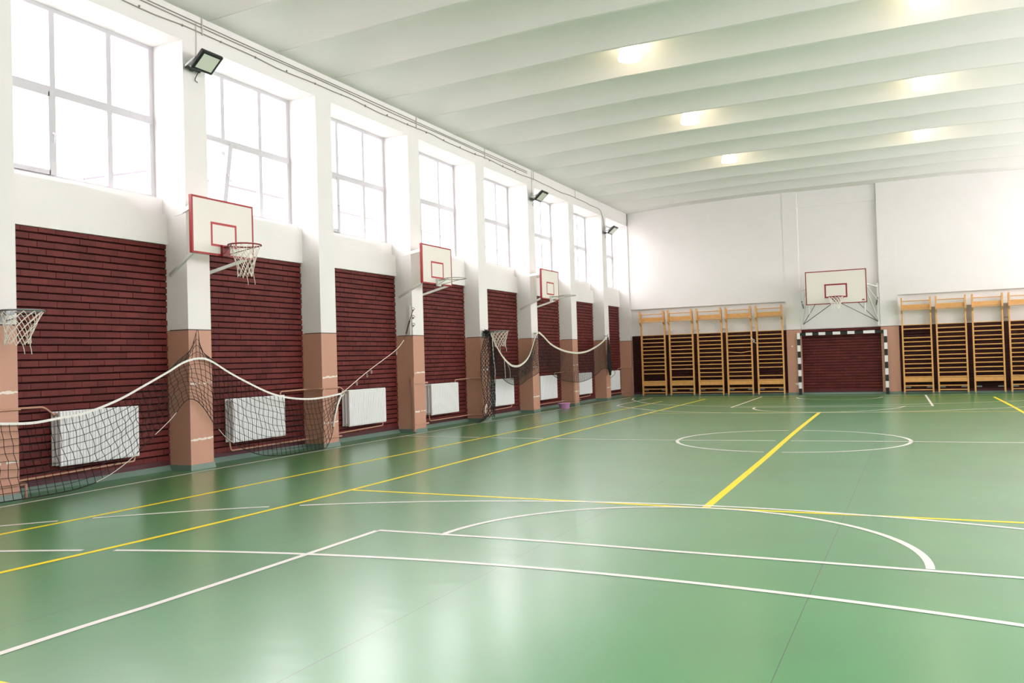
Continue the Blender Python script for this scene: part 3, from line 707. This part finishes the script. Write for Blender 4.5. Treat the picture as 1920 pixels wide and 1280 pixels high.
# ------------------------------------------------------------------ floodlights and cables
def floodlight(yc, zc, w, h, label, az=0):
    r = empty('floodlight', (0,yc,zc), label, 'floodlight', 'black floodlights on the pillars')
    zc2 = zc+.02; nrm = Vector((.655,0,-.755)); upx = Vector((.755,0,.655)); yv = Vector((0,1,0))
    R = Matrix.Rotation(az,3,'Z'); nrm = R@nrm; upx = R@upx; yv = R@yv
    c = Vector((.31,yc-.02,zc2)); hb = MB(); hb.obox(c, upx, yv, nrm, h/2, w/2, .028)
    hb.obox(c-nrm*.045, upx, yv, nrm, h*.32, w*.34, .02); hb.build('housing', M['fblack'], r, bevel=.018)
    MB().obox(c+nrm*.030, upx, yv, nrm, h/2*.72, w/2*.74, .003).build('diffuser', M['fglass'], r)
    br = MB(); s = c - nrm*.02
    for sg in (-1,1): br.bar(s+yv*sg*(w/2+.006), Vector((.03,yc-.02+sg*(w/2-.06),zc2-.05)), .03,.006, upv=(0,1,0))
    br.bar(Vector((.03,yc-.02-(w/2-.05),zc2-.05)), Vector((.03,yc-.02+(w/2-.05),zc2-.05)), .05,.008, upv=(1,0,0))
    br.box((.0,yc-.05,zc2-.08),(.03,yc+.01,zc2-.02)); br.build('bracket', M['dmetal'], r)
    cbm = MB(); cbm.tube(spline([tuple(s-upx*.08),(.06,yc+.03,zc2-.14),(.02,yc+.04,zc2-.20),(.02,yc+.09,zc2-.22)],.03),.006,5); cbm.build('lead', M['fblack'], r)
floodlight(3.17,5.82,.40,.33,'large floodlight above the hoop with the white net')
floodlight(15.25,5.84,.42,.34,'middle floodlight over the farthest side backboard')
floodlight(21.25,5.66,.42,.34,'smallest looking floodlight, nearest the far corner')
def cable(name, pts, r, m, label, grp='cables along the window wall'):
    c = MB(); c.tube(spline(pts,.2), r, 5); return tag(c.build(name, m), label, 'cable', grp)
cable('conduit', [(.012,y,6.515+.004*math.sin(y)) for y in range(-6,16)], .008, M['cable'], 'topmost thin cable running along the lintel above the windows')
cable('conduit', [(.012,y,6.475+.006*math.sin(y*1.3)) for y in range(-6,16)], .008, M['cable'], 'second thin cable, close below the topmost one on the lintel')
cable('conduit', [(.012,y*.5,6.375+.014*math.sin(y*1.05)+.008*math.sin(y*2.3)) for y in range(-12,42)]+[(.012,20.9,6.33),(.012,21.1,6.15),(.012,21.22,5.9),(.015,21.24,5.78)], .009, M['cable'], 'lowest wavy cable on the lintel, curving down to the far floodlight')
cable('conduit', [(.012,3.26,6.50),(.014,3.26,6.2),(.012,3.25,5.95)], .007, M['cablew'], 'short cable drop to the large near floodlight')
cable('conduit', [(.012,15.3,6.60),(.014,15.3,6.3),(.012,15.3,5.95)], .010, M['cablew'], 'vertical conduit dropping to the middle floodlight')
for yv,lb in ((3.38,'above the near floodlight'),(9.35,'beside the fourth pillar top'),(12.5,'beside the fifth pillar top'),(15.42,'above the middle floodlight'),(18.6,'between the two far floodlights')):
    cable('conduit_riser', [(.014,yv,6.36),(.014,yv,6.61)], .011, M['cablew'], 'short white conduit riser to the ceiling '+lb, 'conduit risers')
b = MB()
for yv in [x*.75 for x in range(-2,20)]: b.box((.0,yv-.008,6.355+random.uniform(-.01,.02)),(.022,yv+.008,6.395))
tag(b.build('cable_clip', M['cable']), 'small cable clips dotted along the wavy cable on the lintel', 'clips', kind='stuff')

# ------------------------------------------------------------------ nets
def sheet(mb, top, bot, cols, rows, r, wob=.0, sides=3, twist=0.0):
    T = resample(top, cols+1); Bt = resample(bot, cols+1); G = []
    for i in range(cols+1):
        a, b = T[i], Bt[i]; ph = random.uniform(0,6); col = []
        for j in range(rows+1):
            t = j/rows; p = a.lerp(b,t); w = wob*math.sin(math.pi*min(1,t*1.1))
            p = p + Vector((.6*w*math.sin(ph+j*1.3), w*math.sin(ph*1.7+j*1.9), w*.6*math.sin(i*.7+j)))
            col.append(p)
        G.append(col)
    for i in range(cols+1): mb.tube(G[i], r, sides, cap=False)
    for j in range(1, rows): mb.tube([G[i][j] for i in range(cols+1)], r, sides, cap=False)
    return G
def strap(mb, pts, w, th, mi=0):
    pts = [Vector(p) for p in pts]; V = []; F = []
    for p in pts: V += [p+Vector((-th/2,0,w/2)),p+Vector((th/2,0,w/2)),p+Vector((th/2,0,-w/2)),p+Vector((-th/2,0,-w/2))]
    for i in range(len(pts)-1):
        for k in range(4): F.append((4*i+k,4*i+(k+1)%4,4*i+4+(k+1)%4,4*i+4+k))
    F += [(0,1,2,3),(4*len(pts)-4,4*len(pts)-3,4*len(pts)-2,4*len(pts)-1)]
    mb.add(V,F,mi)
X1 = .085
def P3(l, x=X1): return [(x,y,max(z,.008)) for y,z in l]
tape1 = P3([(-1.2,1.1),(-.4,.93),(.16,.89),(.54,.87),(.88,.90),(1.25,.94),(1.72,1.07),(2.14,1.24),(2.54,1.41),(2.83,1.54),(3.10,1.59),(3.33,1.55),(3.70,1.37),(4.15,1.18),(4.62,1.01),(5.07,.92),(5.54,.88),(5.97,.89),(6.43,.93)])
bot1 = P3([(-1.2,.01),(-.4,.01),(.15,.015),(.79,.012),(1.15,.03),(1.49,.10),(1.86,.27),(2.16,.48),(2.57,.76),(2.80,.97),(2.92,1.02),(3.06,.98),(3.21,.84),(3.36,.65),(3.61,.40),(4.0,.19),(4.4,.06),(4.84,.012),(5.37,.010),(5.86,.010),(5.98,.04),(6.12,.22),(6.19,.45),(6.26,.73)])
r = empty('volleyball_net', (X1,3.2,0), 'black volleyball net with a white top tape, hung over the second pillar beside the radiators', 'volleyball net')
nb = MB(); tp = spline(tape1,.05); bt = spline(bot1,.05); sheet(nb, tp, bt, 80, 10, .0042, wob=.016)
ap = spline(P3([(2.45,1.36),(2.57,1.43),(2.78,1.585),(2.95,1.69),(3.02,1.80),(3.07,1.92),(3.10,1.995),(3.12,1.99),(3.14,1.86),(3.15,1.78),(3.21,1.68),(3.30,1.62),(3.45,1.53),(3.66,1.40)],.06),.03)
sg_ = [p for p in tp if 2.43 < p.y < 3.70]; sheet(nb, ap, sg_, 16, 4, .0042, wob=.008)
nb.tube(ap, .005, 4)
nb.build('mesh', M['black'], r)
tb_ = MB(); strap(tb_, tp, .030, .006); tb_.build('top_tape', M['tape'], r)
bb = MB(); bb.tube([p+Vector((0,0,0)) for p in bt], .0065, 5); bb.build('bottom_cord', M['black'], r)
lc = MB()
for (a,b) in ((1.35,2.0),(2.25,2.7),(3.45,3.75)):
    lc.tube([p+Vector((.006,0,.004)) for p in bt if a < p.y < b], .005, 4)
lc.build('light_cord', M['cord'], r)
es = MB(); es.tube([(X1,6.41,.90),(X1,6.30,.74),(X1,6.22,.55),(X1,6.17,.36)], [.02,.022,.014,.012], 6); es.build('end_strap', M['tape'], r)
rp = MB(); rpts = [(X1,6.43,.93),(.06,7.3,1.31),(.03,8.28,1.69),(.02,8.62,1.90)]; rp.tube(spline(rpts,.1), .007, 6)
for yv,zv in ((6.95,1.13),(7.28,1.27),(7.42,1.33),(8.3,1.68)):
    p = Vector((.05,yv,zv)); rp.tube(spline([p,p+Vector((.0,.02,-.05)),p+Vector((.01,-.03,-.07)),p+Vector((0,-.02,-.01))],.02), .0035, 4)
rp.tube(spline([(X1,6.40,.93),(X1+.02,6.46,.96),(X1,6.5,.92),(X1,6.44,.88),(X1,6.41,.93)],.02), .010, 5)
rp.build('end_rope', M['cord'], r)
el = MB(); el.tube([(.02,8.60,1.88),(.015,8.72,2.03)], .004, 5); el.tube([(.015,8.72,2.03),(.02,8.86,2.30)], [.014,.017], 6); el.tube([(.02,8.86,2.30),(.03,8.97,2.50)], .007, 5); el.build('elastic_cord', M['rubber'], r)
# cleat board with rings on the pillar
r = empty('cleat_rail', (-.05,8.98,2.0), 'white cleat rail with three hooks on the pillar holding the net rope', 'hook rail')
MB().box((-.10,8.975,2.01),(-.045,8.999,2.62)).build('rail', M['wmetal'], r)
for zv in (2.52,2.36,2.20):
    hk = MB(); hk.tube(spline([(.0,9.02,zv),(.04,9.01,zv+.01),(.055,9.0,zv+.035),(.03,8.985,zv+.055),(.005,8.98,zv+.04)],.01), .006, 6); hk.box((.0,9.0,zv-.02),(.01,9.04,zv+.02)); hk.build('hook', M['gmetal'], r)

# second, finer net draped over three pillars
X2 = .12
t2 = [(12.30,2.08),(12.42,1.96),(12.55,1.83),(12.90,1.54),(13.27,1.35),(13.56,1.28),(13.91,1.29),(14.28,1.40),(14.56,1.57),(14.80,1.84),(15.0,2.08),(15.17,2.16),(15.48,2.07),(16.05,1.84),(16.84,1.68),(17.69,1.60),(18.39,1.60),(19.12,1.67),(20.07,1.86),(20.87,2.11)]
b2 = [(12.30,1.75),(12.36,1.55),(12.60,1.15),(12.91,.99),(13.24,.86),(13.62,.80),(14.03,.82),(14.41,.93),(14.89,1.02),(15.20,1.10),(15.50,1.14),(15.76,1.14),(16.22,.95),(16.77,.82),(17.61,.74),(18.31,.72),(19.04,.78),(19.82,.93),(20.15,1.04),(20.5,1.08),(20.87,1.05)]
r = empty('volleyball_net', (X2,16.5,.7), 'fine dark net with a cream tape draped in two swags over three pillars', 'volleyball net')
tq = spline(P3(t2,X2),.05); bq = spline(P3(b2,X2),.05)
nb = MB(); sheet(nb, tq, bq, 150, 19, .0034, wob=.006)
# doubled layer hanging behind near the middle hook
i15 = [p+Vector((-.03,0,-.02)) for p in tq if 12.3 < p.y < 17.2]; j15 = [p+Vector((-.03,.0,.12)) for p in bq if 12.5 < p.y < 16.6]
sheet(nb, i15, j15, 60, 13, .0034, wob=.012)
nb.build('mesh', M['black'], r)
tb_ = MB(); strap(tb_, [p+Vector((.008,0,0)) for p in tq], .052, .008); tb_.build('top_tape', M['cream'], r)
bb = MB(); bb.tube(bq, .009, 5); bb.build('bottom_cord', M['black'], r)
def gather(mb, cx, cy, prof, n, w, turns=.5, seg=40):
    zt, zb = prof[0][0], prof[-1][0]
    def R(z):
        for (z1,r1,d1),(z2,r2,d2) in zip(prof, prof[1:]):
            if z2 <= z <= z1:
                t = (z1-z)/(z1-z2+1e-9); return r1+(r2-r1)*t, d1+(d2-d1)*t
        return prof[-1][1], prof[-1][2]
    for s in (1,-1):
        for k in range(n):
            pts = []
            for j in range(seg+1):
                z = zt+(zb-zt)*j/seg; rr, dy = R(z); a = 2*math.pi*k/n + s*turns*2*math.pi*j/seg
                pts.append((cx+rr*.55*math.cos(a), cy+dy+rr*math.sin(a), z))
            mb.tube(pts, w, 3, cap=False)
gb = MB()
gather(gb, .17, 12.05, [(2.10,.05,.06),(1.95,.14,.02),(1.6,.25,-.03),(1.1,.27,-.02),(.7,.22,.0),(.45,.19,.02),(.25,.24,-.03),(.10,.19,-.03)], 13, .0042, turns=1.5, seg=70)
gather(gb, .16, 12.06, [(2.10,.04,.06),(1.8,.10,.03),(1.2,.12,-.04),(.6,.08,0),(.25,.10,-.05),(.10,.08,-.1)], 4, .005, turns=.7, seg=50)
for k in range(26):    # knot at the hook
    a = random.uniform(0,6.28); rr = random.uniform(.03,.10)
    c = Vector((.13,12.12,2.10)); pts = [c+Vector((rr*.6*math.cos(a+q)*math.cos(q*2),rr*math.sin(a+q),rr*.9*math.cos(q+a*2))) for q in (0,.9,1.8,2.7,3.6,4.5)]
    gb.tube(spline(pts,.03), .006, 4)
gather(gb, .10, 12.40, [(1.55,.02,-.05),(1.3,.05,0),(.9,.07,.0),(.5,.07,.02),(.22,.03,.0)], 9, .005, turns=1.1, seg=40)
for k in range(14): # loose end on the floor
    y0 = 11.85+random.uniform(-.05,.1); gb.tube(spline([(.2,y0,.12+random.uniform(0,.06)),(.2+random.uniform(-.05,.1),y0-.15,.07+random.uniform(0,.05)),(.16,y0-.32+random.uniform(-.05,.05),.03),(.15+random.uniform(0,.1),y0-.45,.015)],.04),.006,4)
gb.build('gathered_mesh', M['black'], r)
st = MB(); st.tube(spline([(.27,12.10,1.95),(.28,12.12,1.5),(.29,12.16,1.2),(.28,12.14,.9)],.08),.011,5)
st.tube(spline([(.12,13.02,1.52),(.13,13.03,1.2),(.125,13.06,1.0)],.05),.007,5); st.tube(spline([(.12,13.1,1.45),(.13,13.3,1.2),(.125,13.32,.95)],.05),.004,5)
st.tube(spline([(.22,11.80,.42),(.24,11.70,.32),(.22,11.74,.22)],.04),.016,5); st.build('tie_cord', M['cord'], r)
eb = MB(); gather(eb, .12, 20.93, [(2.12,.02,0),(1.9,.05,.02),(1.5,.10,.06),(1.1,.12,.12),(.9,.05,.12),(.84,.04,.14)], 26, .0065, turns=1.3, seg=44)
eb.tube(spline([(.12,21.05,.95),(.12,21.3,1.0),(.12,21.55,.95),(.12,21.5,.85),(.12,21.2,.78),(.12,21.08,.74)],.05),.008,5); eb.build('gathered_end', M['black'], r)
hk = MB()
for yv in (12.15,15.16,20.9): hk.tube([(.0,yv,2.14),(.13,yv,2.14),(.14,yv,2.2)],.009,6)
hk.build('hook', M['dmetal'], r)

# ------------------------------------------------------------------ pink tub
tb = MB(); tb.lathe((.17,16.78,.0), [(0,.004),(.125,.004),(.13,.0),(.137,.01),(.168,.145),(.185,.150),(.187,.158),(.178,.163),(.165,.158),(.135,.02),(.12,.012),(0,.012)], 36)
tag(tb.build('plastic_tub', M['pink'], smooth=True), 'small round lilac pink plastic tub on the floor under the draped net', 'tub')

# ------------------------------------------------------------------ outside: the neighbouring building seen through the panes
r = empty('building', (-14,14,-1), 'pale low building with a dark roof edge seen through the nearest windows', 'building')
MB().box((-18,9.0,-1),(-10.06,40,6.35)).build('wall', M['outwall'], r)
MB().box((-18.2,8.6,6.35),(-10,40,6.75)).build('fascia', M['outwall'], r)
e = MB(); e.bar((-10,9.2,6.46),(-10,11.7,7.2),.05,.05); e.bar((-10,11.7,7.2),(-10,40,7.2),.05,.05); e.build('roof_edge', M['outdark'], r)
rf = MB(); rf.add([(-10.02,9.9,6.751),(-10.02,40,6.751),(-10.02,40,7.2),(-10.02,11.7,7.2),(-18,9.9,6.751),(-18,40,6.751),(-18,40,7.2),(-18,11.7,7.2)],[(0,1,2,3),(4,7,6,5),(0,3,7,4),(3,2,6,7),(1,5,6,2),(0,4,5,1)]); rf.build('roof', M['outroof'], r)
for yy in (12.2,14.6,17.4,20.2):
    MB().box((-10.08,yy,4.6),(-10.04,yy+1.2,5.9)).build('window', M['outroof'], r)
tag(MB().box((-60,-40,-1.2),(-.9,70,-1.0)).build('ground', M['asphalt']), kind='structure')
